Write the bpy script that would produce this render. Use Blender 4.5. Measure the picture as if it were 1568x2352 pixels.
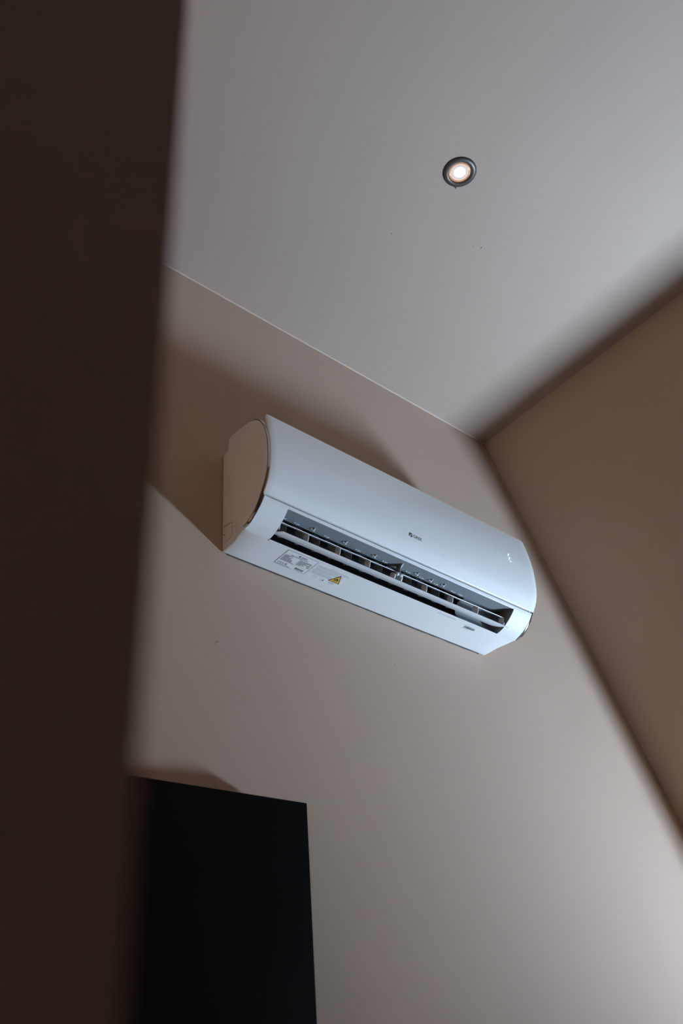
import bpy, bmesh, math, random
from mathutils import Vector, Matrix

random.seed(4)
scene = bpy.context.scene
for o in list(bpy.data.objects):
    bpy.data.objects.remove(o, do_unlink=True)
COL = scene.collection

# ------------------------------------------------------------------ camera
EYE = 1.30                                   # eye height above the floor
F_PX = 2248.75                               # focal length in pixels of a 1568 x 2352 frame
RIGHT = Vector((0.7699, -0.6347, -0.0667))
DOWN = Vector((0.3516, 0.5090, -0.7856))
FWD = Vector((0.5326, 0.5814, 0.6151))
cam_data = bpy.data.cameras.new('camera')
cam = bpy.data.objects.new('camera', cam_data)
COL.objects.link(cam)
m3 = Matrix((RIGHT.normalized(), -DOWN.normalized(), -FWD.normalized())).transposed()
cam.matrix_world = Matrix.Translation((0, 0, EYE)) @ m3.to_4x4()
cam_data.sensor_fit = 'VERTICAL'
cam_data.sensor_height = 36.0
cam_data.sensor_width = 24.0
cam_data.lens = 36.0 * F_PX / 2352.0
cam_data.clip_start = 0.02
cam_data.dof.use_dof = True
cam_data.dof.focus_distance = 2.45
cam_data.dof.aperture_fstop = 4.5
scene.camera = cam

# ------------------------------------------------------------------ sky and exposure
world = bpy.data.worlds.new('overcast_sky')
scene.world = world
world.use_nodes = True
bg = world.node_tree.nodes['Background']
bg.inputs['Color'].default_value = (0.57, 0.785, 1.03, 1)
bg.inputs['Strength'].default_value = 425.0
scene.view_settings.view_transform = 'Standard'
scene.view_settings.look = 'None'
scene.view_settings.gamma = 1.0
scene.view_settings.exposure = 0.0
scene.view_settings.use_curve_mapping = False

# ------------------------------------------------------------------ materials
def mat(name, col, rough=0.6, metal=0.0, noise=0.0, nscale=40.0, bump=0.0, bscale=200.0, spec=0.5, emit=None, es=0.0, coat=0.0):
    m = bpy.data.materials.new(name)
    m.use_nodes = True
    nt = m.node_tree
    p = nt.nodes['Principled BSDF']
    p.inputs['Base Color'].default_value = (*col, 1)
    p.inputs['Roughness'].default_value = rough
    p.inputs['Metallic'].default_value = metal
    p.inputs['Specular IOR Level'].default_value = spec
    if coat:
        p.inputs['Coat Weight'].default_value = coat
        p.inputs['Coat Roughness'].default_value = 0.08
    if emit:
        p.inputs['Emission Color'].default_value = (*emit, 1)
        p.inputs['Emission Strength'].default_value = es
    tc = nt.nodes.new('ShaderNodeTexCoord')
    n = nt.nodes.new('ShaderNodeTexNoise')
    n.inputs['Scale'].default_value = nscale
    n.inputs['Detail'].default_value = 4
    nt.links.new(tc.outputs['Object'], n.inputs['Vector'])
    mr = nt.nodes.new('ShaderNodeMapRange')
    mr.inputs['To Min'].default_value = 1 - noise
    mr.inputs['To Max'].default_value = 1 + noise
    nt.links.new(n.outputs['Fac'], mr.inputs['Value'])
    mx = nt.nodes.new('ShaderNodeMix')
    mx.data_type = 'RGBA'
    mx.blend_type = 'MULTIPLY'
    mx.inputs['Factor'].default_value = 1
    mx.inputs['A'].default_value = (*col, 1)
    nt.links.new(mr.outputs['Result'], mx.inputs['B'])
    nt.links.new(mx.outputs['Result'], p.inputs['Base Color'])
    if bump:
        n2 = nt.nodes.new('ShaderNodeTexNoise')
        n2.inputs['Scale'].default_value = bscale
        n2.inputs['Detail'].default_value = 3
        nt.links.new(tc.outputs['Object'], n2.inputs['Vector'])
        b = nt.nodes.new('ShaderNodeBump')
        b.inputs['Strength'].default_value = bump
        b.inputs['Distance'].default_value = 0.002
        nt.links.new(n2.outputs['Fac'], b.inputs['Height'])
        nt.links.new(b.outputs['Normal'], p.inputs['Normal'])
    return m

M = {}
M['wall'] = mat('beige_paint', (0.54, 0.405, 0.315), 0.75, noise=0.02, nscale=3, bump=0.12, bscale=120, spec=0.3)
M['ceiling'] = mat('ceiling_paint', (0.415, 0.328, 0.268), 0.8, noise=0.015, nscale=3, bump=0.10, bscale=120, spec=0.3)
M['bead'] = mat('sealant_bead', (0.58, 0.46, 0.38), 0.5, noise=0.04, nscale=60)
M['floor'] = mat('wood_floor', (0.36, 0.26, 0.19), 0.5, noise=0.15, nscale=6)
M['black_door'] = mat('black_lacquer', (0.0042, 0.0046, 0.005), 0.6, noise=0.05, spec=0.08)
M['timber'] = mat('dark_alcove', (0.10, 0.075, 0.06), 0.6, noise=0.2, nscale=8)  # for the added alcove; kept dark to cut bounced light
M['dark'] = mat('dark_passage', (0.05, 0.045, 0.04), 0.8)
M['plastic'] = mat('white_plastic', (0.77, 0.77, 0.76), 0.5, noise=0.01, nscale=5, spec=0.5)
M['panel'] = mat('glossy_white_panel', (0.91, 0.905, 0.89), 0.22, noise=0.01, nscale=5, spec=0.5)
M['cap'] = mat('side_cap_plastic', (0.78, 0.78, 0.775), 0.35, noise=0.01)
M['chrome'] = mat('chrome_trim', (0.62, 0.62, 0.64), 0.12, metal=1.0)
M['blade'] = mat('louver_plastic', (0.80, 0.80, 0.80), 0.35)
M['duct'] = mat('duct_grey_plastic', (0.24, 0.255, 0.27), 0.35, noise=0.03)
M['duct_black'] = mat('duct_black_plastic', (0.022, 0.022, 0.024), 0.5)
M['vane'] = mat('vane_plastic', (0.40, 0.39, 0.38), 0.4)
M['clip'] = mat('clip_plastic', (0.70, 0.71, 0.72), 0.35)
M['grey'] = mat('grey_plastic', (0.16, 0.16, 0.165), 0.4)
M['ink'] = mat('dark_ink', (0.035, 0.04, 0.05), 0.6)
M['faint_ink'] = mat('faint_grey_ink', (0.40, 0.42, 0.44), 0.6)
M['label'] = mat('label_paper', (0.82, 0.82, 0.81), 0.45)
M['yellow'] = mat('warning_yellow', (0.80, 0.50, 0.035), 0.5)
M['silver'] = mat('silver_logo', (0.36, 0.36, 0.37), 0.25, metal=0.7)
M['led'] = mat('display_light', (0.8, 0.85, 0.95), 0.4, emit=(0.82, 0.88, 1.0), es=1.0)
M['bronze'] = mat('dark_bronze', (0.085, 0.068, 0.060), 0.42, metal=0.5, spec=0.5)
M['lamp_ring'] = mat('lamp_reflector', (0.60, 0.42, 0.32), 0.15, metal=0.9, emit=(1.0, 0.55, 0.32), es=0.35)
M['lamp_face'] = mat('lamp_glass_face', (0.5, 0.42, 0.38), 0.2, emit=(1.0, 0.74, 0.62), es=0.38)
M['lamp_core'] = mat('lamp_core_light', (1, 1, 1), 0.3, emit=(1.0, 0.90, 0.80), es=14.0)
M['groove'] = mat('dark_groove', (0.10, 0.095, 0.09), 0.7)
M['steel'] = mat('galvanised_plate', (0.35, 0.35, 0.36), 0.5, metal=0.6)
M['frame'] = mat('window_frame_white', (0.75, 0.75, 0.74), 0.4)
M['speck'] = mat('paint_speck_dark', (0.12, 0.10, 0.09), 0.8)

def glass_mat():
    m = bpy.data.materials.new('window_glass')
    m.use_nodes = True
    nt = m.node_tree
    nt.nodes.clear()
    out = nt.nodes.new('ShaderNodeOutputMaterial')
    mix = nt.nodes.new('ShaderNodeMixShader')
    tr = nt.nodes.new('ShaderNodeBsdfTransparent')
    gl = nt.nodes.new('ShaderNodeBsdfGlossy')
    gl.inputs['Roughness'].default_value = 0.02
    mix.inputs['Fac'].default_value = 0.06
    nt.links.new(tr.outputs[0], mix.inputs[1])
    nt.links.new(gl.outputs[0], mix.inputs[2])
    nt.links.new(mix.outputs[0], out.inputs['Surface'])
    return m
M['glass'] = glass_mat()

# ------------------------------------------------------------------ mesh helpers
def build(name, verts, faces, material, parent=None, smooth=False, bevel=0.0, segs=2, fix=True):
    me = bpy.data.meshes.new(name)
    me.from_pydata([tuple(v) for v in verts], [], faces)
    bm = bmesh.new()
    bm.from_mesh(me)
    if fix:
        bmesh.ops.recalc_face_normals(bm, faces=bm.faces)
    if bevel:
        ed = [e for e in bm.edges if len(e.link_faces) == 2 and e.calc_face_angle(0) > 0.5]
        bmesh.ops.bevel(bm, geom=ed, offset=bevel, segments=segs, affect='EDGES', profile=0.5, clamp_overlap=True)
    bm.to_mesh(me)
    bm.free()
    if smooth:
        for p in me.polygons:
            p.use_smooth = True
        me.set_sharp_from_angle(angle=math.radians(35))
    me.materials.append(material)
    o = bpy.data.objects.new(name, me)
    COL.objects.link(o)
    if parent:
        o.parent = parent
    return o

def box_vf(x0, x1, y0, y1, z0, z1, base=0):
    v = [(x0, y0, z0), (x1, y0, z0), (x1, y1, z0), (x0, y1, z0), (x0, y0, z1), (x1, y0, z1), (x1, y1, z1), (x0, y1, z1)]
    f = [(0, 3, 2, 1), (4, 5, 6, 7), (0, 1, 5, 4), (1, 2, 6, 5), (2, 3, 7, 6), (3, 0, 4, 7)]
    return v, [tuple(i + base for i in q) for q in f]

def box(name, x0, x1, y0, y1, z0, z1, material, parent=None, bevel=0.0):
    v, f = box_vf(x0, x1, y0, y1, z0, z1)
    return build(name, v, f, material, parent, smooth=bevel > 0, bevel=bevel)

def boxes(name, lst, material, parent=None):
    V, Fc = [], []
    for b in lst:
        v, f = box_vf(*b, base=len(V))
        V += v
        Fc += f
    return build(name, V, Fc, material, parent)

def empty(name, loc):
    o = bpy.data.objects.new(name, None)
    o.empty_display_size = 0.05
    COL.objects.link(o)
    o.location = loc
    return o

def tag(o, label, cat, group=None):
    o['label'] = label
    o['category'] = cat
    if group:
        o['group'] = group
    return o

def struct(o, label=None):
    o['kind'] = 'structure'
    if label:
        o['label'] = label
    return o

def smooth_path(pts, n=6):
    """Catmull-Rom through the points."""
    out = []
    P = [pts[0]] + list(pts) + [pts[-1]]
    for i in range(1, len(P) - 2):
        p0, p1, p2, p3 = [Vector(q) for q in P[i - 1:i + 3]]
        for k in range(n):
            t = k / n
            out.append(0.5 * ((2 * p1) + (p2 - p0) * t + (2 * p0 - 5 * p1 + 4 * p2 - p3) * t * t + (3 * p1 - p0 - 3 * p2 + p3) * t ** 3))
    out.append(Vector(pts[-1]))
    return [tuple(q) for q in out]

# ------------------------------------------------------------------ the room
WY = 1.583            # plane of the wall that carries the air conditioner
CZ = 2.3056 + EYE     # ceiling
CX = 2.1664           # ceiling meets the sloping wall
SL = 0.4643           # metres the slope runs out per metre of drop
XL, YB = -1.1, -2.6   # left wall and the wall behind the camera
T = 0.15
def slope_x(z): return CX + SL * (CZ - z)
XF = slope_x(0.0)

# door opening in the air conditioner wall
DZ = 0.760 + EYE
DX0, DX1 = 0.661, 1.215
wall_v = []
wall_f = []
def wall_slab(poly):
    b = len(wall_v)
    n = len(poly)
    for y in (WY, WY + T):
        for x, z in poly:
            wall_v.append((x, y, z))
    wall_f.append(tuple(b + i for i in range(n)))
    wall_f.append(tuple(b + n + i for i in reversed(range(n))))
    for i in range(n):
        j = (i + 1) % n
        wall_f.append((b + i, b + j, b + n + j, b + n + i))
wall_slab([(XL, 0), (DX0, 0), (DX0, DZ), (DX1, DZ), (DX1, 0), (XF, 0), (CX, CZ), (XL, CZ)])
w_back = struct(build('wall_back', wall_v, wall_f, M['wall']), 'beige painted gable wall that carries the air conditioner')

ceil = struct(box('ceiling', XL - T, CX + 0.08, YB - T, WY + T, CZ, CZ + 0.12, M['ceiling']), 'flat pale painted ceiling')
floor = struct(box('floor', XL - T, XF + 0.03, YB - T, WY + 1.2, -0.1, 0, M['floor']), 'brown wooden floor')
struct(box('wall_left', XL - T, XL, YB - T, WY + T, 0, CZ, M['wall']))
struct(box('wall_front', XL, XF + 0.14, YB - T, YB, 0, CZ, M['wall']))
# partition whose end stands out of focus beside the camera
PX, PY = 0.0824, 0.150
struct(box('wall_partition', XL, PX, PY, PY + 0.11, 0, CZ, M['wall']), 'dark beige partition wall with its end beside the camera')

# sloping wall; unseen alcove added low down, shaped to bound its window's light
AL_Y0, AL_Y1 = 0.06, 1.26           # alcove between its cheeks
AL_Z = 1.40 + EYE                   # alcove ceiling
AL_S = 0.0 + EYE                   # kerb added at the foot of the opening to dim the lower wall
AL_F = -0.74 + EYE                  # alcove floor behind the kerb
AL_X = 3.555                         # end wall of the alcove
WN_Y0, WN_Y1 = 0.08, 0.66           # window opening
WN_Z0, WN_Z1 = -0.68 + EYE, 0.04 + EYE
TS = 0.14
def prism(name, polys, material):
    """solids given as (list of (x, z), y0, y1) joined into one piece of wall"""
    V, Fc = [], []
    for poly, y0, y1 in polys:
        b = len(V)
        n = len(poly)
        for y in (y0, y1):
            V += [(x, y, z) for x, z in poly]
        Fc.append(tuple(b + i for i in range(n)))
        Fc.append(tuple(b + n + i for i in reversed(range(n))))
        for i in range(n):
            j = (i + 1) % n
            Fc.append((b + i, b + j, b + n + j, b + n + i))
    return build(name, V, Fc, material)
def band(z0, z1): return [(slope_x(z0), z0), (slope_x(z1), z1), (slope_x(z1) + TS, z1), (slope_x(z0) + TS, z0)]
def thin(z0, z1): return [(slope_x(z0), z0), (slope_x(z1), z1), (slope_x(z1) + 0.03, z1), (slope_x(z0) + 0.03, z0)]
struct(prism('wall_right', [(band(0, CZ), AL_Y1, WY), (band(AL_Z, CZ), AL_Y0, AL_Y1), (thin(AL_F, AL_S), AL_Y0, AL_Y1), (thin(0, AL_F), AL_Y0, AL_Y1), (band(0, CZ), YB, AL_Y0)], M['wall']),
       'steeply sloping beige wall under the roof')
xo = slope_x(AL_Z) + TS
cheek = [(slope_x(AL_F) + TS, AL_F), (AL_X + 0.26, AL_F), (AL_X + 0.26, AL_Z), (slope_x(AL_Z) + TS, AL_Z)]
def rect(x0, x1, z0, z1): return [(x0, z0), (x1, z0), (x1, z1), (x0, z1)]
ex = AL_X + 0.075
struct(prism('wall_alcove', [
    (rect(xo, AL_X + 0.26, AL_Z, AL_Z + 0.06), AL_Y0 - 0.05, AL_Y1 + 0.05),
    (cheek, AL_Y1, AL_Y1 + 0.05), (cheek, AL_Y0 - 0.05, AL_Y0),
    (rect(AL_X, ex, AL_F, AL_Z), AL_Y0, WN_Y0), (rect(AL_X, ex, AL_F, AL_Z), WN_Y1, AL_Y1),
    (rect(AL_X, ex, AL_F, WN_Z0), WN_Y0, WN_Y1), (rect(AL_X, ex, WN_Z1, AL_Z), WN_Y0, WN_Y1),
    (rect(slope_x(AL_F) - 0.10, ex + 0.01, AL_F - 0.03, AL_F), AL_Y0 - 0.05, AL_Y1 + 0.05)], M['timber']), 'unseen dark alcove added around the window to shape its light')
win = struct(empty('window_1', (AL_X, (WN_Y0 + WN_Y1) / 2, WN_Z0)), 'small low window at the end of the added alcove')
fw, yh, zh = 0.035, (WN_Y1 - WN_Y0) / 2, WN_Z1 - WN_Z0
box('frame_rail', 0.02, 0.07, -yh, yh, 0, fw, M['frame'], win)
box('frame_rail', 0.02, 0.07, -yh, yh, zh - fw, zh, M['frame'], win)
box('frame_stile', 0.02, 0.07, -yh, -yh + fw, fw, zh - fw, M['frame'], win)
box('frame_stile', 0.02, 0.07, yh - fw, yh, fw, zh - fw, M['frame'], win)
box('pane', 0.042, 0.048, -yh + fw, yh - fw, fw, zh - fw, M['glass'], win)
# sky portal outside the pane (only guides the sampling of daylight)
pd = bpy.data.lights.new('daylight_portal', 'AREA')
pd.shape = 'RECTANGLE'
pd.size = zh
pd.size_y = 2 * yh
pd.cycles.is_portal = True
po = bpy.data.objects.new('daylight_portal', pd)
COL.objects.link(po)
po.location = (AL_X + 0.08, (WN_Y0 + WN_Y1) / 2, (WN_Z0 + WN_Z1) / 2)
po.rotation_euler = (0, math.pi / 2, 0)          # shines towards -x
# sealant bead where the wall meets the ceiling
r_ = 0.0032
prof = [(0, 0)] + [(r_ * math.cos(a), r_ * math.sin(a)) for a in [math.pi / 2 * k / 5 for k in range(6)]]
vv = [(x, WY - a, CZ - b) for x in (XL, CX - 0.001) for a, b in prof]
n = len(prof)
ff = [tuple(range(n)), tuple(range(2 * n - 1, n - 1, -1))] + [(i, (i + 1) % n, n + (i + 1) % n, n + i) for i in range(n)]
struct(build('trim_1', vv, ff, M['bead'], smooth=True), 'thin pale sealant bead between wall and ceiling')

# black door leaf standing a little open, in front of a dark passage
door = struct(empty('door_1', (DX0, WY, 0)), 'plain black door leaf standing slightly ajar')
ang = math.radians(-9.0)
door.rotation_euler = (0, 0, ang)
DW = 0.5535
box('leaf', 0.0, DW, -0.002, 0.038, 0.008, DZ, M['black_door'], door, bevel=0.0015)
for z in (0.25, 1.05, 1.80):
    vv, ff = [], []
    for k in range(10):
        a = 2 * math.pi * k / 10
        for zz in (z, z + 0.09):
            vv.append((-0.006 + 0.006 * math.cos(a), -0.004 + 0.006 * math.sin(a), zz))
    ff = [(2 * k, 2 * ((k + 1) % 10), 2 * ((k + 1) % 10) + 1, 2 * k + 1) for k in range(10)]
    ff += [tuple(range(0, 20, 2)), tuple(range(19, 0, -2))]
    build('hinge', vv, ff, M['black_door'], door, smooth=True)
hv, hf = box_vf(DW - 0.075, DW - 0.055, -0.05, -0.002, 1.02, 1.04)
hv2, hf2 = box_vf(DW - 0.195, DW - 0.055, -0.062, -0.046, 1.02, 1.04, base=8)
build('handle', hv + hv2, hf + hf2, M['grey'], door, bevel=0.003, smooth=True)
# lining of the opening and the dark passage behind it
struct(boxes('trim_2', [(DX0, DX0 + 0.018, WY + 0.045, WY + T + 0.02, 0, DZ), (DX1 - 0.018, DX1, WY + 0.03, WY + T + 0.02, 0, DZ),
                        (DX0 + 0.018, DX1 - 0.018, WY + 0.045, WY + T + 0.02, DZ - 0.018, DZ)], M['black_door']), 'black lining of the doorway')
struct(boxes('wall_passage', [(DX0 - 0.5, DX1 + 0.5, WY + 1.05, WY + 1.15, 0, 2.5), (DX0 - 0.6, DX0 - 0.5, WY + T + 0.021, WY + 1.15, 0, 2.5),
                              (DX1 + 0.5, DX1 + 0.6, WY + T + 0.021, WY + 1.15, 0, 2.5), (DX0 - 0.6, DX1 + 0.6, WY + T + 0.021, WY + 1.15, 2.5, 2.55)], M['dark']))

# small blemishes in the paint
def blemish(name, c, r, axis, material, parent, h=0.0012, seed=0):
    rnd = random.Random(seed)
    vv, n = [], 9
    for k in range(n):
        a = 2 * math.pi * k / n
        q = r * (0.7 + 0.6 * rnd.random())
        u_, v_ = q * math.cos(a), q * math.sin(a)
        vv.append((c[0] + u_, c[1] + v_, c[2]) if axis == 'z' else (c[0] + u_, c[1], c[2] + v_))
    vv.append((c[0], c[1], c[2] - h) if axis == 'z' else (c[0], c[1] - h, c[2]))
    ff = [(k, (k + 1) % n, n) for k in range(n)]
    return build(name, vv, ff, material, parent, smooth=True)

def ray(px, py):
    return RIGHT * ((px - 784) / F_PX) + DOWN * ((py - 1176) / F_PX) + FWD
def on_ceiling(px, py):
    d = ray(px, py)
    return d * (2.3056 / d.z) + Vector((0, 0, EYE))
def on_wall(px, py):
    d = ray(px, py)
    return d * (WY / d.y) + Vector((0, 0, EYE))
for i, (px, py, r) in enumerate([(899, 537, 0.0016), (1105, 569, 0.0022), (1087, 566, 0.0012)]):
    c = on_ceiling(px, py)
    blemish('paint_speck', (c.x, c.y, CZ), r, 'z', M['speck'], ceil, seed=i)
for i, (px, py, r, m_) in enumerate([(500, 1476, 0.0055, 'wall'), (374, 1437, 0.0016, 'bead'), (537, 886, 0.0014, 'speck'), (907, 1526, 0.0013, 'speck')]):
    c = on_wall(px, py)
    blemish('paint_blister', (c.x, WY, c.z), r, 'y', M[m_], w_back, h=0.0022 if m_ == 'wall' else 0.001, seed=10 + i)

# ------------------------------------------------------------------ air conditioner
AX, AZ = 1.505, 1.3735 + EYE
ac = tag(empty('air_conditioner', (AX, WY, AZ)), 'white curved wall-mounted air conditioner with an open louver', 'air conditioner')
def L(u, v, w): return (u, -v, w)              # u along the wall, v out of the wall, w up

# outer profile (v, w): front panel from its top edge down, then the lower face to the underside
PANEL = smooth_path([(.2055, .2905), (.2115, .258), (.2165, .225), (.2200, .190), (.2205, .165), (.2190, .135), (.2155, .108), (.2085, .083), (.2000, .067), (.1897, .0522)], 5)
LOWER = [(.1866, .0486), (.1825, .0425)] + smooth_path([(.1825, .0425), (.176, .0355), (.165, .0255), (.150, .0152), (.135, .0070), (.120, .0022), (.1065, .0006)], 3)[1:] + [(.1045, .0002), (.100, 0), (.080, 0), (.050, 0), (.020, 0), (.0045, .0006), (.0022, .0025)]
HOLE0 = 1                                     # index in LOWER where the outlet starts
HOLE1 = min(range(len(LOWER)), key=lambda i: abs(LOWER[i][0] - .1065) + abs(LOWER[i][1] - .0006))
HU = .389
def hw(v):                                    # half width of the casing, flaring towards the side caps
    t = min(1, max(0, (v - .045) / .055))
    return .4495 + .0095 * t * t * (3 - 2 * t)
BACKPROF = [(.0022, .305), (.012, .308), (.050, .316), (.110, .312), (.160, .294), (.185, .266), (.200, .232), (.2095, .190), (.2095, .165), (.206, .130), (.197, .092), (.186, .066), (.180, .055)]
loop = LOWER + BACKPROF                       # closed ring, from panel gap down, wall, top, front
V, Fc = [], []
EDGE = .005
cols = [-2, -1, 0, 1, 2, 3]
for (v, w) in loop:
    h_ = hw(v) if w < .28 else .4495 + .0095
    h_ = hw(v)
    for c in cols:
        if c == -2: V.append(L(-h_, v, w))
        elif c == -1: V.append(L(-h_ + EDGE, v, w))
        elif c == 0: V.append(L(-HU, v, w))
        elif c == 1: V.append(L(HU, v, w))
        elif c == 2: V.append(L(h_ - EDGE, v, w))
        else: V.append(L(h_, v, w))
N = len(loop)
# soften the underside corner: lift the outermost column of the underside a little
for i, (v, w) in enumerate(loop):
    if w < .001 and v < .1046:
        for c in (0, 5):
            x, y, z = V[i * 6 + c]
            V[i * 6 + c] = (x, y, z + .0022)
for i in range(N):
    j = (i + 1) % N
    for c in range(5):
        if c == 2 and HOLE0 <= i < HOLE1:
            continue
        Fc.append((i * 6 + c, i * 6 + c + 1, j * 6 + c + 1, j * 6 + c))
# side walls as fans towards an inner spine
for c in (0, 5):
    ctr = len(V)
    s_ = -1 if c == 0 else 1
    V.append(L(s_ * .4515, .09, .16))
    for i in range(N):
        j = (i + 1) % N
        Fc.append((i * 6 + c, j * 6 + c, ctr))
casing = build('casing', V, Fc, M['plastic'], ac, smooth=True)

# front panel: a shell with rounded ends
TH = .0062
def offs(path, d):
    out = []
    for i in range(len(path)):
        a = Vector(path[max(0, i - 1)])
        b = Vector(path[min(len(path) - 1, i + 1)])
        t = (b - a).normalized()
        nrm = Vector((t.y, -t.x))             # points to the wall side for a downward path
        out.append(Vector(path[i]) + nrm * d)
    return [tuple(q) for q in out]
inner = offs(PANEL, TH)
if inner[5][0] > PANEL[5][0]:
    inner = offs(PANEL, -TH)
PU = .4635
acc = [0.0]
for a, b in zip(PANEL, PANEL[1:]):
    acc.append(acc[-1] + (Vector(b) - Vector(a)).length)
RC = .007
def pw(s):
    e = PU
    if s < RC:
        e -= RC - math.sqrt(max(0, RC * RC - (RC - s) ** 2))
    return e
extra = [0.0012, 0.003, 0.006, 0.009]         # extra rows for the rounded top corners
rows = []
for i, p in enumerate(PANEL):
    rows.append((acc[i], p, inner[i]))
def lerp_row(s):
    for i in range(len(acc) - 1):
        if acc[i] <= s <= acc[i + 1]:
            t = (s - acc[i]) / (acc[i + 1] - acc[i])
            return (s, tuple(Vector(PANEL[i]).lerp(Vector(PANEL[i + 1]), t)), tuple(Vector(inner[i]).lerp(Vector(inner[i + 1]), t)))
rows = sorted(rows + [lerp_row(e) for e in extra])
us = [-1, -.96, -.5, 0, .5, .96, 1]
V, Fc = [], []
nu = len(us)
for s, p, q in rows:
    for k in us:
        V.append(L(pw(s) * k, *p))
    for k in us:
        V.append(L(pw(s) * k, *q))
nr = len(rows)
def pid(i, k, lay): return i * 2 * nu + lay * nu + k
for i in range(nr - 1):
    for k in range(nu - 1):
        Fc.append((pid(i, k, 0), pid(i, k + 1, 0), pid(i + 1, k + 1, 0), pid(i + 1, k, 0)))
        Fc.append((pid(i, k, 1), pid(i + 1, k, 1), pid(i + 1, k + 1, 1), pid(i, k + 1, 1)))
    for k in (0, nu - 1):
        Fc.append((pid(i, k, 0), pid(i + 1, k, 0), pid(i + 1, k, 1), pid(i, k, 1)))
for i in (0, nr - 1):
    for k in range(nu - 1):
        Fc.append((pid(i, k, 0), pid(i, k + 1, 0), pid(i, k + 1, 1), pid(i, k, 1)))
panel = build('front_panel', V, Fc, M['panel'], ac, smooth=True, bevel=0.0009, segs=2)

# side caps with a chrome strip along the front edge
CAP_FRONT = smooth_path([(.057, .3215), (.112, .3165), (.150, .3065), (.177, .288), (.1965, .258), (.2095, .215), (.2135, .178), (.2125, .140), (.2085, .110), (.1985, .082), (.1845, .0575), (.1640, .0285), (.1360, .0085), (.1110, .0005)], 5)
CAP_BACK = smooth_path([(.1035, .004), (.0915, .022), (.0650, .090), (.0530, .150), (.0495, .200), (.0490, .290), (.0520, .316)], 4)
def cap(side):
    ringp = CAP_FRONT + CAP_BACK
    ctr = Vector((.125, .17))
    n_ = len(ringp)
    V, Fc = [], []
    layers = [(.4520, 0.0), (.4660, 0.0), (.4676, .0022), (.4682, .012), (.4690, .06)]
    for uu, ins in layers:
        for p in ringp:
            q = Vector(p)
            dd = (ctr - q)
            q = q + dd.normalized() * min(ins, dd.length * .9)
            V.append(L(side * uu, q.x, q.y))
    for l in range(len(layers) - 1):
        for i in range(n_):
            j = (i + 1) % n_
            Fc.append((l * n_ + i, l * n_ + j, (l + 1) * n_ + j, (l + 1) * n_ + i))
    V.append(L(side * .4692, ctr.x, ctr.y))
    for i in range(n_):
        Fc.append(((len(layers) - 1) * n_ + i, (len(layers) - 1) * n_ + (i + 1) % n_, len(V) - 1))
    Fc.append(tuple(range(n_)))
    o = build('side_cap', V, Fc, M['cap'], ac, smooth=True)
    # chrome strip
    st = [p for p in CAP_FRONT][8:]
    V, Fc = [], []
    sec = [(.4605, .0000), (.4605, .0034), (.4640, .0038), (.4672, .0022), (.4672, -.0010)]
    m_ = len(sec)
    for i, p in enumerate(st):
        a = Vector(st[max(0, i - 1)])
        b = Vector(st[min(len(st) - 1, i + 1)])
        t = (b - a).normalized()
        nn = Vector((-t.y, t.x))
        if nn.dot(ctr - Vector(p)) > 0:
            nn = -nn
        taper = min(1, i / 4, (len(st) - 1 - i) / 3 + .15)
        for uu, d in sec:
            q = Vector(p) + nn * d * taper
            V.append(L(side * uu, q.x, q.y))
    for i in range(len(st) - 1):
        for k in range(m_ - 1):
            Fc.append((i * m_ + k, i * m_ + k + 1, (i + 1) * m_ + k + 1, (i + 1) * m_ + k))
    c = build('chrome_strip', V, Fc, M['chrome'], o, smooth=True)
    c['label'] = 'thin chrome strip along the front edge'
    return o
cap(-1)
cap(1)

# the outlet: pale ceiling of the duct, black scroll, grey closing piece by the motor
def extr(name, path, u0, u1, material, parent=ac, th=.0015, smooth=True, closed_ends=True):
    """strip along the wall with thickness th on the inner side"""
    n_ = len(path)
    V, Fc = [], []
    ip = offs(path, th)
    for uu in (u0, u1):
        for p in path: V.append(L(uu, *p))
        for p in ip: V.append(L(uu, *p))
    def q(a, lay, i): return a * 2 * n_ + lay * n_ + i
    for i in range(n_ - 1):
        Fc.append((q(0, 0, i), q(0, 0, i + 1), q(1, 0, i + 1), q(1, 0, i)))
        Fc.append((q(0, 1, i), q(1, 1, i), q(1, 1, i + 1), q(0, 1, i + 1)))
        for a in (0, 1):
            Fc.append((q(a, 0, i), q(a, 0, i + 1), q(a, 1, i + 1), q(a, 1, i)))
    for i in (0, n_ - 1):
        Fc.append((q(0, 0, i), q(1, 0, i), q(1, 1, i), q(0, 1, i)))
    return build(name, V, Fc, material, parent, smooth=smooth)

UB = .250
extr('duct_ceiling', smooth_path([(.1825, .0425), (.1800, .0448), (.1745, .0470), (.160, .0500), (.140, .0535), (.131, .0560)], 4), -HU, HU, M['duct'], th=-.0015)
extr('duct_throat', smooth_path([(.131, .0560), (.124, .0600), (.112, .0720), (.100, .0900), (.088, .115)], 4), -HU, UB, M['duct_black'], th=-.0015)
extr('duct_scroll', smooth_path([(.1065, .0006), (.1030, .0040), (.090, .0180), (.072, .0420), (.060, .0700), (.058, .100), (.070, .118), (.088, .115)], 4), -HU, UB, M['duct_black'], th=.0015)
extr('motor_end_cover', smooth_path([(.1065, .0006), (.1030, .0040), (.094, .0150), (.088, .0260), (.089, .0400), (.096, .0520), (.110, .0590), (.131, .0560)], 4), UB, HU, M['duct'], th=.0015)
endpoly = [(v_ - .0007, w_ + .0009) for v_, w_ in LOWER[HOLE0:HOLE1 + 1]] + [(.090, .018), (.072, .042), (.060, .07), (.058, .1), (.07, .118), (.088, .115), (.112, .072), (.131, .058), (.16, .052)]
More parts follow.
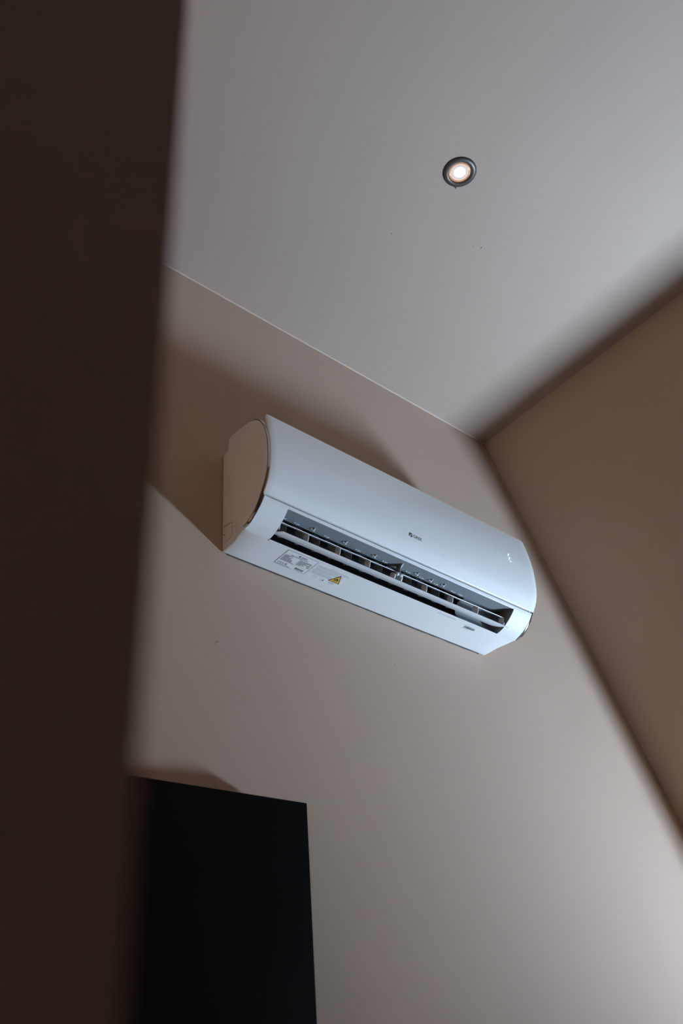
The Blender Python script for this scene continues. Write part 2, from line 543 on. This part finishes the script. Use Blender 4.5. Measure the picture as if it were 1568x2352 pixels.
for s_ in (-1, 1):
    V = [L(s_ * uu, v, w) for uu in (HU, HU + .003) for v, w in endpoly]
    n_ = len(endpoly)
    Fc = [tuple(range(n_)), tuple(range(2 * n_ - 1, n_ - 1, -1))] + [(i, (i + 1) % n_, n_ + (i + 1) % n_, n_ + i) for i in range(n_)]
    build('outlet_end_wall', V, Fc, M['duct'], ac)
# fine lip along the lower edge of the outlet
extr('outlet_lip', smooth_path([(.1085, -.0004), (.1060, -.0012), (.1030, -.0008), (.1020, .0004)], 3), -HU, HU, M['plastic'], th=.0012)
# bars of the comb in front of the fan
for k in range(4):
    v, w = .1275 - .0042 * k, .0572 + .0042 * k
    V = [L(uu, v + a, w + b) for uu in (-.385, .235) for a, b in ((-.0007, -.0007), (.0007, -.0007), (.0007, .0007), (-.0007, .0007))]
    build('comb_bar', V, [(0, 1, 2, 3), (7, 6, 5, 4), (0, 4, 5, 1), (1, 5, 6, 2), (2, 6, 7, 3), (3, 7, 4, 0)], M['grey'], ac)

def plate(name, poly, u, th, material, parent, skew=0.0, bevel=0.0):
    """plate standing across the outlet; skew leans its deep side along the wall"""
    n_ = len(poly)
    V = []
    v0 = max(p[0] for p in poly)
    for d in (-th / 2, th / 2):
        for v, w in poly:
            V.append(L(u + d + skew * (v0 - v), v, w))
    Fc = [tuple(range(n_)), tuple(range(2 * n_ - 1, n_ - 1, -1))] + [(i, (i + 1) % n_, n_ + (i + 1) % n_, n_ + i) for i in range(n_)]
    return build(name, V, Fc, material, parent, bevel=bevel, smooth=bevel > 0)

# swinging vanes deep in the outlet
VANE = smooth_path([(.101, .0800), (.105, .068), (.104, .054), (.099, .042), (.093, .0335)], 3) + smooth_path([(.085, .0380), (.082, .054), (.084, .066), (.089, .0860)], 3)
for k in range(12):
    plate('vane', VANE, -.335 + .0515 * k, .0016, M['vane'], ac, skew=-.55)
# linking rod of the vanes
V = [L(uu, .090 + a, .062 + b) for uu in (-.34, .245) for a, b in ((-.0012, -.0012), (.0012, -.0012), (.0012, .0012), (-.0012, .0012))]
build('vane_rod', V, [(0, 1, 2, 3), (7, 6, 5, 4), (0, 4, 5, 1), (1, 5, 6, 2), (2, 6, 7, 3), (3, 7, 4, 0)], M['grey'], ac)

# louver: outer blade, inner blade, ribs and end plates
def blade(name, path, u0, u1, th, material, parent, taper=0.0):
    n_ = len(path)
    ip = offs(path, th)
    V, Fc = [], []
    ulist = [u0, u0 + taper, u1 - taper, u1] if taper else [u0, u1]
    for c, uu in enumerate(ulist):
        for lay in (path, ip):
            for i, p in enumerate(lay):
                V.append(L(uu, *p))
    nc = len(ulist)
    def q(c, lay, i): return c * 2 * n_ + lay * n_ + i
    if taper:                                 # deep edge is shorter than the near edge
        for c in (0, nc - 1):
            for lay in (0, 1):
                for i in range(n_):
                    t = i / (n_ - 1)
                    x, y, z = V[q(c, lay, i)]
                    V[q(c, lay, i)] = (x - taper * .9 * t, y, z)
    for c in range(nc - 1):
        for i in range(n_ - 1):
            Fc.append((q(c, 0, i), q(c, 0, i + 1), q(c + 1, 0, i + 1), q(c + 1, 0, i)))
            Fc.append((q(c, 1, i), q(c + 1, 1, i), q(c + 1, 1, i + 1), q(c, 1, i + 1)))
        for i in (0, n_ - 1):
            Fc.append((q(c, 0, i), q(c + 1, 0, i), q(c + 1, 1, i), q(c, 1, i)))
    for c in (0, nc - 1):
        for i in range(n_ - 1):
            Fc.append((q(c, 0, i), q(c, 0, i + 1), q(c, 1, i + 1), q(c, 1, i)))
    return build(name, V, Fc, material, parent, smooth=True)
OUTER = smooth_path([(.1408, .0098), (.1350, .0112), (.1270, .0138), (.1180, .0178), (.1095, .0225)], 4)
INNER = smooth_path([(.1470, .0300), (.1400, .0365), (.1320, .0430), (.1230, .0500)], 4)
louver = blade('louver', OUTER, -.374, .4025, -.0022, M['blade'], ac, taper=.024)
blade('inner_blade', INNER, -.3855, -.020, -.0016, M['blade'], louver)
blade('inner_blade', INNER, .004, .3855, -.0016, M['blade'], louver)
RIBP = [(.1400, .0110), (.1430, .0150), (.1452, .0220), (.1462, .0302), (.1330, .0415), (.1260, .0345), (.1250, .0260)]
for u in (-.300, -.202, -.106, .090, .185, .281):
    plate('rib', RIBP, u, .0018, M['blade'], louver)
for u in (-.3848, .3848):
    plate('end_plate', RIBP, u, .0018, M['blade'], louver)
# middle bearing: lug on the louver, arm from the duct ceiling and a pin
plate('lug', [(.1400, .0110), (.1440, .0160), (.1475, .0260), (.1440, .0330), (.1340, .0380), (.1250, .0330), (.1250, .0250)], .002, .004, M['blade'], louver)
plate('lug', [(.1400, .0110), (.1440, .0160), (.1455, .0230), (.1400, .0300), (.1300, .0340), (.1250, .0250)], -.021, .003, M['blade'], louver)
arm = plate('bearing_arm', [(.168, .0480), (.160, .0440), (.1530, .0360), (.1515, .0290), (.1500, .0215), (.1455, .0195), (.1415, .0225), (.1400, .0300), (.1390, .0420), (.1420, .0530)], -.009, .0055, M['grey'], ac, bevel=.0008)
def pin(name, u0, u1, v, w, r, material, parent, n_=14):
    V, Fc = [], []
    for uu in (u0, u1):
        for k in range(n_):
            a = 2 * math.pi * k / n_
            V.append(L(uu, v + r * math.cos(a), w + r * math.sin(a)))
    Fc = [tuple(range(n_)), tuple(range(2 * n_ - 1, n_ - 1, -1))] + [(k, (k + 1) % n_, n_ + (k + 1) % n_, n_ + k) for k in range(n_)]
    return build(name, V, Fc, material, parent, smooth=True, bevel=.0008)
pin('pin', -.0185, -.0120, .1465, .0240, .0050, M['clip'], arm)
pin('pin', -.006, .0005, .1465, .0240, .0042, M['clip'], arm)

# small hooks and sockets on the duct ceiling
def duct_w(v):
    return .0500 + (.160 - v) * .0035 / .020
def clip(u, v, big):
    w = duct_w(v) - .0002
    if big:
        lst = [(u - .0012, u + .0012, v - .003, v + .005, w - .0050, w), (u - .0085, u - .0012, v - .0025, v - .0010, w - .0042, w - .0026), (u - .0012, u + .0040, v - .0045, v - .003, w - .0062, w - .0032)]
    else:
        lst = [(u - .0070, u - .0010, v - .001, v + .001, w - .0028, w), (u + .0005, u + .0022, v - .003, v + .0015, w - .0040, w), (u + .0040, u + .0100, v - .0015, v + .0005, w - .0022, w)]
    lst = [(a, b, -d, -c, e, f) for a, b, c, d, e, f in lst]
    return boxes('clip', lst, M['clip'], ac)
for k, u in enumerate([-.285, -.187, -.089, .055, .107, .150]):
    clip(u, .149 if k % 2 == 0 else .152, True)
for u in (-.372, -.332, -.240, -.140, -.050, .030, .078, .130, .195, .222):
    clip(u, .140, False)

# lettering and emblem on the front panel
def panel_frame(w):
    for a, b in zip(PANEL, PANEL[1:]):
        if b[1] <= w <= a[1]:
            t = (a[1] - w) / (a[1] - b[1])
            p = Vector(a).lerp(Vector(b), t)
            tg = (Vector(a) - Vector(b)).normalized()     # upwards
            up = Vector(L(0, tg.x, tg.y))
            return Vector(L(0, p.x, p.y)), up, Vector((1, 0, 0)).cross(up)
def text_mesh(txt, size, bold=0.0, spacing=1.0):
    cu = bpy.data.curves.new('lettering', 'FONT')
    cu.body = txt
    cu.size = size
    cu.offset = bold
    cu.space_character = spacing
    cu.resolution_u = 3
    ob = bpy.data.objects.new('lettering', cu)
    COL.objects.link(ob)
    bpy.context.view_layer.update()
    me = bpy.data.meshes.new_from_object(ob.evaluated_get(bpy.context.evaluated_depsgraph_get()))
    vs = [tuple(v.co) for v in me.vertices]
    fs = [tuple(p.vertices) for p in me.polygons]
    bpy.data.objects.remove(ob, do_unlink=True)
    bpy.data.meshes.remove(me)
    bpy.data.curves.remove(cu)
    return vs, fs
class Print:
    """flat print laid on a surface given by origin, right, up"""
    def __init__(self, org, right, up, lift=.0004):
        self.o, self.r, self.u = Vector(org), Vector(right), Vector(up)
        self.n = self.r.cross(self.u).normalized()
        self.lift = lift
        self.V, self.F = [], []
    def add(self, pts, faces):
        b = len(self.V)
        for p in pts:
            self.V.append(self.o + self.r * p[0] + self.u * p[1] + self.n * self.lift)
        self.F += [tuple(b + i for i in f) for f in faces]
    def rect(self, x0, y0, x1, y1):
        self.add([(x0, y0), (x1, y0), (x1, y1), (x0, y1)], [(0, 1, 2, 3)])
    def line(self, a, b, w):
        d = (Vector(b) - Vector(a)).normalized() * w / 2
        q = Vector((-d.y, d.x))
        a, b = Vector(a), Vector(b)
        self.add([a - q, b - q, b + q, a + q], [(0, 1, 2, 3)])
    def outline(self, pts, w):
        for i in range(len(pts)):
            self.line(pts[i], pts[(i + 1) % len(pts)], w)
    def text(self, txt, x, y, size, sx=1.0, bold=0.0, spacing=1.0):
        vs, fs = text_mesh(txt, size, bold, spacing)
        self.add([(x + v[0] * sx, y + v[1]) for v in vs], fs)
    def words(self, x0, x1, y, h, seed, w=(.0016, .0050), gap=.0007):
        r = random.Random(seed)
        x = x0
        while x < x1 - .001:
            e = min(x1, x + r.uniform(*w))
            self.rect(x, y, e, y + h)
            x = e + gap
    def done(self, name, material, parent):
        return build(name, self.V, self.F, material, parent, fix=False)

o_, up_, n_dir = panel_frame(.1015)
P = Print(o_, (1, 0, 0), up_)
c0 = (-.0200, .0020)
R0 = .0062
def arc(a0, a1, n_=14): return [(c0[0] + R0 * math.cos(math.radians(a0 + (a1 - a0) * k / n_)), c0[1] + R0 * math.sin(math.radians(a0 + (a1 - a0) * k / n_))) for k in range(n_ + 1)]
pa = arc(20, 235) + [(c0[0] - .0008, c0[1] + .0012)]
P.add(pa, [tuple(range(len(pa)))])
pb = arc(-92, 6, 8) + [(c0[0] + .0010, c0[1] + .0002)]
P.add(pb, [tuple(range(len(pb)))])
P.text('GREE', -.0118, -.0020, .0118, sx=1.08, bold=.00012, spacing=1.04)
lg = P.done('lettering', M['silver'], panel)
lg['label'] = 'silver GREE lettering with round emblem'

# glowing segments of the display
o_, up_, n_dir = panel_frame(.1830)
for kind, x, y in (('h', .0, .0125), ('v', -.0036, .0066), ('h', .0008, .0), ('v', -.0028, -.0062), ('h', .0016, -.0125)):
    P = Print(o_, (1, 0, 0), up_)
    if kind == 'h':
        P.add([(.3640 + x - .0026, y), (.3640 + x - .0018, y + .0011), (.3640 + x + .0030, y + .0011), (.3640 + x + .0038, y), (.3640 + x + .0030, y - .0011), (.3640 + x - .0018, y - .0011)], [(0, 5, 4, 3, 2, 1)])
    else:
        P.add([(.3640 + x, y + .0042), (.3640 + x + .0011, y + .0032), (.3640 + x + .0011, y - .0032), (.3640 + x, y - .0042), (.3640 + x - .0011, y - .0032), (.3640 + x - .0011, y + .0032)], [(0, 5, 4, 3, 2, 1)])
    P.done('display_segment', M['led'], panel)

# labels on the underside; right = +u, up = towards the room
UNDER = L(0, 0, 0)
def under(lift=.0004): return Print(UNDER, (1, 0, 0), L(0, 1, 0), lift)
def sheet(name, x0, y0, x1, y1, r=.003):
    P = under(.00025)
    pts = []
    for cx, cy, a in ((x1 - r, y1 - r, 0), (x0 + r, y1 - r, 90), (x0 + r, y0 + r, 180), (x1 - r, y0 + r, 270)):
        pts += [(cx + r * math.cos(math.radians(a + k * 30)), cy + r * math.sin(math.radians(a + k * 30))) for k in range(4)]
    P.add(pts, [tuple(range(len(pts)))])
    return P.done(name, M['label'], casing), pts
rl, pts = sheet('rating_label', -.3264, .0398, -.2355, .1003)
rl['label'] = 'rating label with black frame and barcode'
P = under(.0005)
P.outline(pts, .0007)
P.text('GREE', -.2825, .0905, .0066, sx=1.2, bold=.0001)
for k in range(6):
    a0, a1 = k * 60, k * 60 + 60
P.add([(-.2872 + .0026 * math.cos(2 * math.pi * k / 12), .0929 + .0026 * math.sin(2 * math.pi * k / 12)) for k in range(12)], [tuple(range(12))])
P.text('SPLIT AIR CONDITIONER', -.3080, .0855, .0042, sx=1.05, bold=.00005)
P.rect(-.3225, .0838, -.2760, .0842)
y = .0800
for k in range(8):
    P.words(-.3225, -.3225 + (.024, .016, .026, .022, .030, .030, .033, .038)[k], y, .0017, k, (.002, .006))
    if k < 7:
        P.words(-.2790 + .004 * (k % 2), -.2790 + (.038, .030, .026, .034, .020, .026, .016)[k], y, .0017, 40 + k, (.002, .006))
    y -= .0031
for k in range(5):
    P.words(-.2475, -.2395, .0772 - .0035 * k, .0017, 80 + k, (.002, .004), .0009)
P.rect(-.2900, .0568, -.2395, .0572)
P.text('CE', -.3222, .0465, .0086, sx=1.1, bold=.0001)
P.line((-.3085, .0470), (-.3040, .0525), .0008)
P.line((-.3085, .0525), (-.3040, .0470), .0008)
P.rect(-.3085, .0452, -.3040, .0458)
P.outline([(-.3015, .0463), (-.2935, .0463), (-.2975, .0535)], .0008)
P.rect(-.2985, .0475, -.2965, .0500)
P.words(-.3235, -.2820, .0418, .0014, 120, (.002, .006), .0005)
x = -.2690
rb = random.Random(5)
while x < -.2435:
    w_ = rb.choice((.0003, .0005, .0009))
    P.rect(x, .0455, x + w_, .0515)
    x += w_ + rb.choice((.0003, .0005))
P.words(-.2690, -.2435, .0432, .0011, 130, (.002, .005), .0005)
P.done('print', M['ink'], rl)

wl, pts = sheet('warning_label', -.2285, .0400, -.1255, .0985)
wl['label'] = 'pale instruction label with yellow flammable warning triangle'
P = under(.0005)
P.words(-.1905, -.1745, .0945, .0012, 200, (.002, .005), .0004)
y = .0910
for k in range(13):
    if k in (4, 8):
        y -= .0012
    x1 = -.1300 if k < 3 else (-.1390 if k < 6 else (-.1545 if k < 9 else -.1660))
    P.words(-.2262, x1 - (.02 if k in (3, 7) else 0), y, .0011, 210 + k, (.0018, .0055), .0005)
    y -= .0027
# booklet icons
def booklet(x, y, s):
    P.outline([(x - s, y - s * .55), (x, y - s * .75), (x, y + s * .65), (x - s, y + s * .75)], .0005)
    P.outline([(x, y - s * .75), (x + s, y - s * .55), (x + s, y + s * .75), (x, y + s * .65)], .0005)
booklet(-.2085, .0465, .0062)
booklet(-.1835, .0450, .0062)
P.outline([(-.1625, .0490), (-.1445, .0490), (-.1445, .0440), (-.1535, .0415), (-.1625, .0440)], .0005)
P.done('faint_print', M['faint_ink'], wl)
P = under(.0006)
tri = [(-.1692, .0524), (-.1337, .0524), (-.1514, .0856)]
P.add(tri, [(0, 1, 2)])
tri_o = P.done('warning_triangle', M['ink'], wl)
tri_o['label'] = 'yellow flammable warning triangle with black border'
P = under(.0009)
cx_, cy_ = -.1514, .0635
P.add([(cx_ + (a - cx_) * .80, cy_ + (b - cy_) * .80) for a, b in tri], [(0, 1, 2)])
P.done('triangle_field', M['yellow'], wl)
P = under(.0012)
fl = [(-.1560, .0605), (-.1572, .0640), (-.1555, .0675), (-.1545, .0655), (-.1532, .0690), (-.1515, .0725), (-.1508, .0690), (-.1492, .0705), (-.1478, .0670), (-.1462, .0685), (-.1460, .0640), (-.1475, .0605), (-.1490, .0625), (-.1512, .0650), (-.1530, .0625)]
P.add(fl, [tuple(range(len(fl)))])
P.rect(-.1590, .0575, -.1440, .0586)
P.done('flame', M['ink'], wl)
P = under(.0006)
P.rect(-.1798, .0432, -.1782, .0475)
P.rect(-.1805, .0418, -.1775, .0428)
P.line((-.1600, .0465), (-.1480, .0465), .0011)
P.rect(-.1610, .0455, -.1590, .0475)
P.rect(-.1490, .0455, -.1470, .0475)
P.done('icon_print', M['ink'], wl)

bl, pts = sheet('barcode_label', .2700, .0775, .3260, .0965, .001)
P = under(.0005)
x = .2815
while x < .3215:
    w_ = rb.choice((.0003, .0006, .0010))
    P.rect(x, .0815, x + w_, .0905)
    x += w_ + rb.choice((.0004, .0006))
P.words(.2760, .3180, .0925, .0010, 300, (.002, .006), .0006)
P.words(.2760, .3050, .0787, .0010, 301, (.002, .006), .0006)
P.done('barcode', mat('barcode_ink', (.16, .17, .18), .6), bl)
P = under(.0004)
P.words(.1720, .2380, .0965, .0020, 302, (.003, .007), .0007)
P.done('moulded_mark', M['faint_ink'], casing)

# knock-out for the pipe on the left side of the casing
def side_strip(name, pts, w, material, parent, u=-.4497, th=.0006):
    P = Print(L(u, 0, 0), L(0, -1, 0), (0, 0, 1), th)
    for a, b in zip(pts, pts[1:]):
        P.line((-a[0], a[1]), (-b[0], b[1]), w)
    return P.done(name, material, parent)
kp = smooth_path([(.006, .0735), (.0400, .0650), (.0430, .0640), (.0432, .060), (.0428, .040), (.0405, .030), (.0330, .0250), (.0150, .0225)], 4)
uS = -.4508
P = Print(L(uS, 0, 0), L(0, -1, 0), (0, 0, 1), .0)
side_strip('knockout_groove', kp, .0011, M['groove'], casing, u=uS)
side_strip('knockout_groove', [(.006, .0775), (.0390, .0685)], .0010, M['groove'], casing, u=uS)
side_strip('moulding_mark', [(.0385, .0662), (.0435, .0650)], .0026, M['ink'], casing, u=uS - .0003)
side_strip('moulding_mark', [(.0085, .0475), (.0125, .0470)], .0030, M['ink'], casing, u=uS - .0003)

# plate behind the casing on the wall
V, Fc = box_vf(-.430, .430, -.0040, 0, .020, .290)
build('mounting_plate', V, Fc, M['steel'], ac)
V, Fc = [], []
rb = random.Random(9)
xs = [-.435 + .02 * k for k in range(44)]
for i, x in enumerate(xs):
    j_ = rb.uniform(-.0008, .0010)
    V += [L(x, .0004, -.0004 + j_), L(x, .0024, -.0004 + j_), L(x, .0024, .003), L(x, .0004, .003)]
for i in range(len(xs) - 1):
    for k in range(4):
        Fc.append((i * 4 + k, i * 4 + (k + 1) % 4, i * 4 + 4 + (k + 1) % 4, i * 4 + 4 + k))
Fc += [(0, 1, 2, 3), tuple(len(V) - 4 + k for k in (3, 2, 1, 0))]
seal = build('seal_strip', V, Fc, M['groove'], ac)
seal['label'] = 'dark uneven seal along the bottom rear edge'

# ------------------------------------------------------------------ recessed downlight
dl = tag(empty('downlight', (1.3187, 0.8597, CZ)), 'small lit round downlight in the ceiling near the air conditioner', 'downlight')
def lathe(name, prof, material, parent, n_=48, close=False):
    V, Fc = [], []
    k_ = len(prof)
    for i in range(n_):
        a = 2 * math.pi * i / n_
        for r, z in prof:
            V.append((r * math.cos(a), r * math.sin(a), z))
    for i in range(n_):
        j = (i + 1) % n_
        for k in range(k_ - 1 + (1 if close else 0)):
            Fc.append((i * k_ + k, j * k_ + k, j * k_ + (k + 1) % k_, i * k_ + (k + 1) % k_))
    return build(name, V, Fc, material, parent, smooth=True)
lathe('trim_ring', [(.0300, -.0005), (.0305, -.0036), (.0325, -.0052), (.0370, -.0056), (.0425, -.0040), (.0450, -.0018), (.0455, 0), (.0440, 0)], M['bronze'], dl, close=True)
lathe('lamp_collar', [(.0252, -.0020), (.0262, -.0030), (.0285, -.0026), (.0299, -.0010), (.0299, -.0002), (.0252, -.0002)], M['lamp_ring'], dl, close=True)
def disc(name, r, z, material, parent, dome=0.0, n_=40, rings=5):
    prof = [(r * (1 - k / rings) + 1e-5, z - dome * (1 - (1 - k / rings) ** 2)) for k in range(rings + 1)]
    return lathe(name, prof, material, parent, n_)
lamp = disc('lamp', .0252, -.0012, M['lamp_face'], dl, dome=.0008)
disc('light_source', .0150, -.0021, M['lamp_core'], lamp, dome=.0020)
V, Fc = box_vf(-.0015, .0015, -.004, .004, -.004, -.0005)
sc = build('spring_clip', V, Fc, M['bronze'], dl)
dirc = Vector((on_ceiling(1046, 429) - Vector(dl.location)))
sc.location = (dirc.x * .98, dirc.y * .98, 0)
sc.rotation_euler = (0, 0, math.atan2(dirc.y, dirc.x) - math.pi / 2)

def beam(parent, watts, angle=40):
    ld = bpy.data.lights.new('lamp_beam', 'SPOT')
    ld.energy = watts
    ld.color = (1.0, 0.88, 0.72)
    ld.spot_size = math.radians(angle)
    ld.spot_blend = 1.0
    ld.shadow_soft_size = 0.02
    lo = bpy.data.objects.new('lamp_beam', ld)
    COL.objects.link(lo)
    lo.parent = parent
    lo.location = (0, 0, -0.03)
    return lo
beam(dl, 60.0)
# unseen copy of the lamp, added beyond the partition for warm fill
for (x, y), lab in (((-0.80, 0.8597), 'unseen downlight added beyond the partition wall for warm fill'),):
    c = dl.copy()
    COL.objects.link(c)
    c.location = (x, y, CZ)
    c['label'] = lab
    for ch in list(dl.children):
        if ch.type == 'LIGHT':
            continue
        d = ch.copy()
        COL.objects.link(d)
        d.parent = c
        for g in list(ch.children):
            e = g.copy()
            COL.objects.link(e)
            e.parent = d
    beam(c, 280.0, 75)
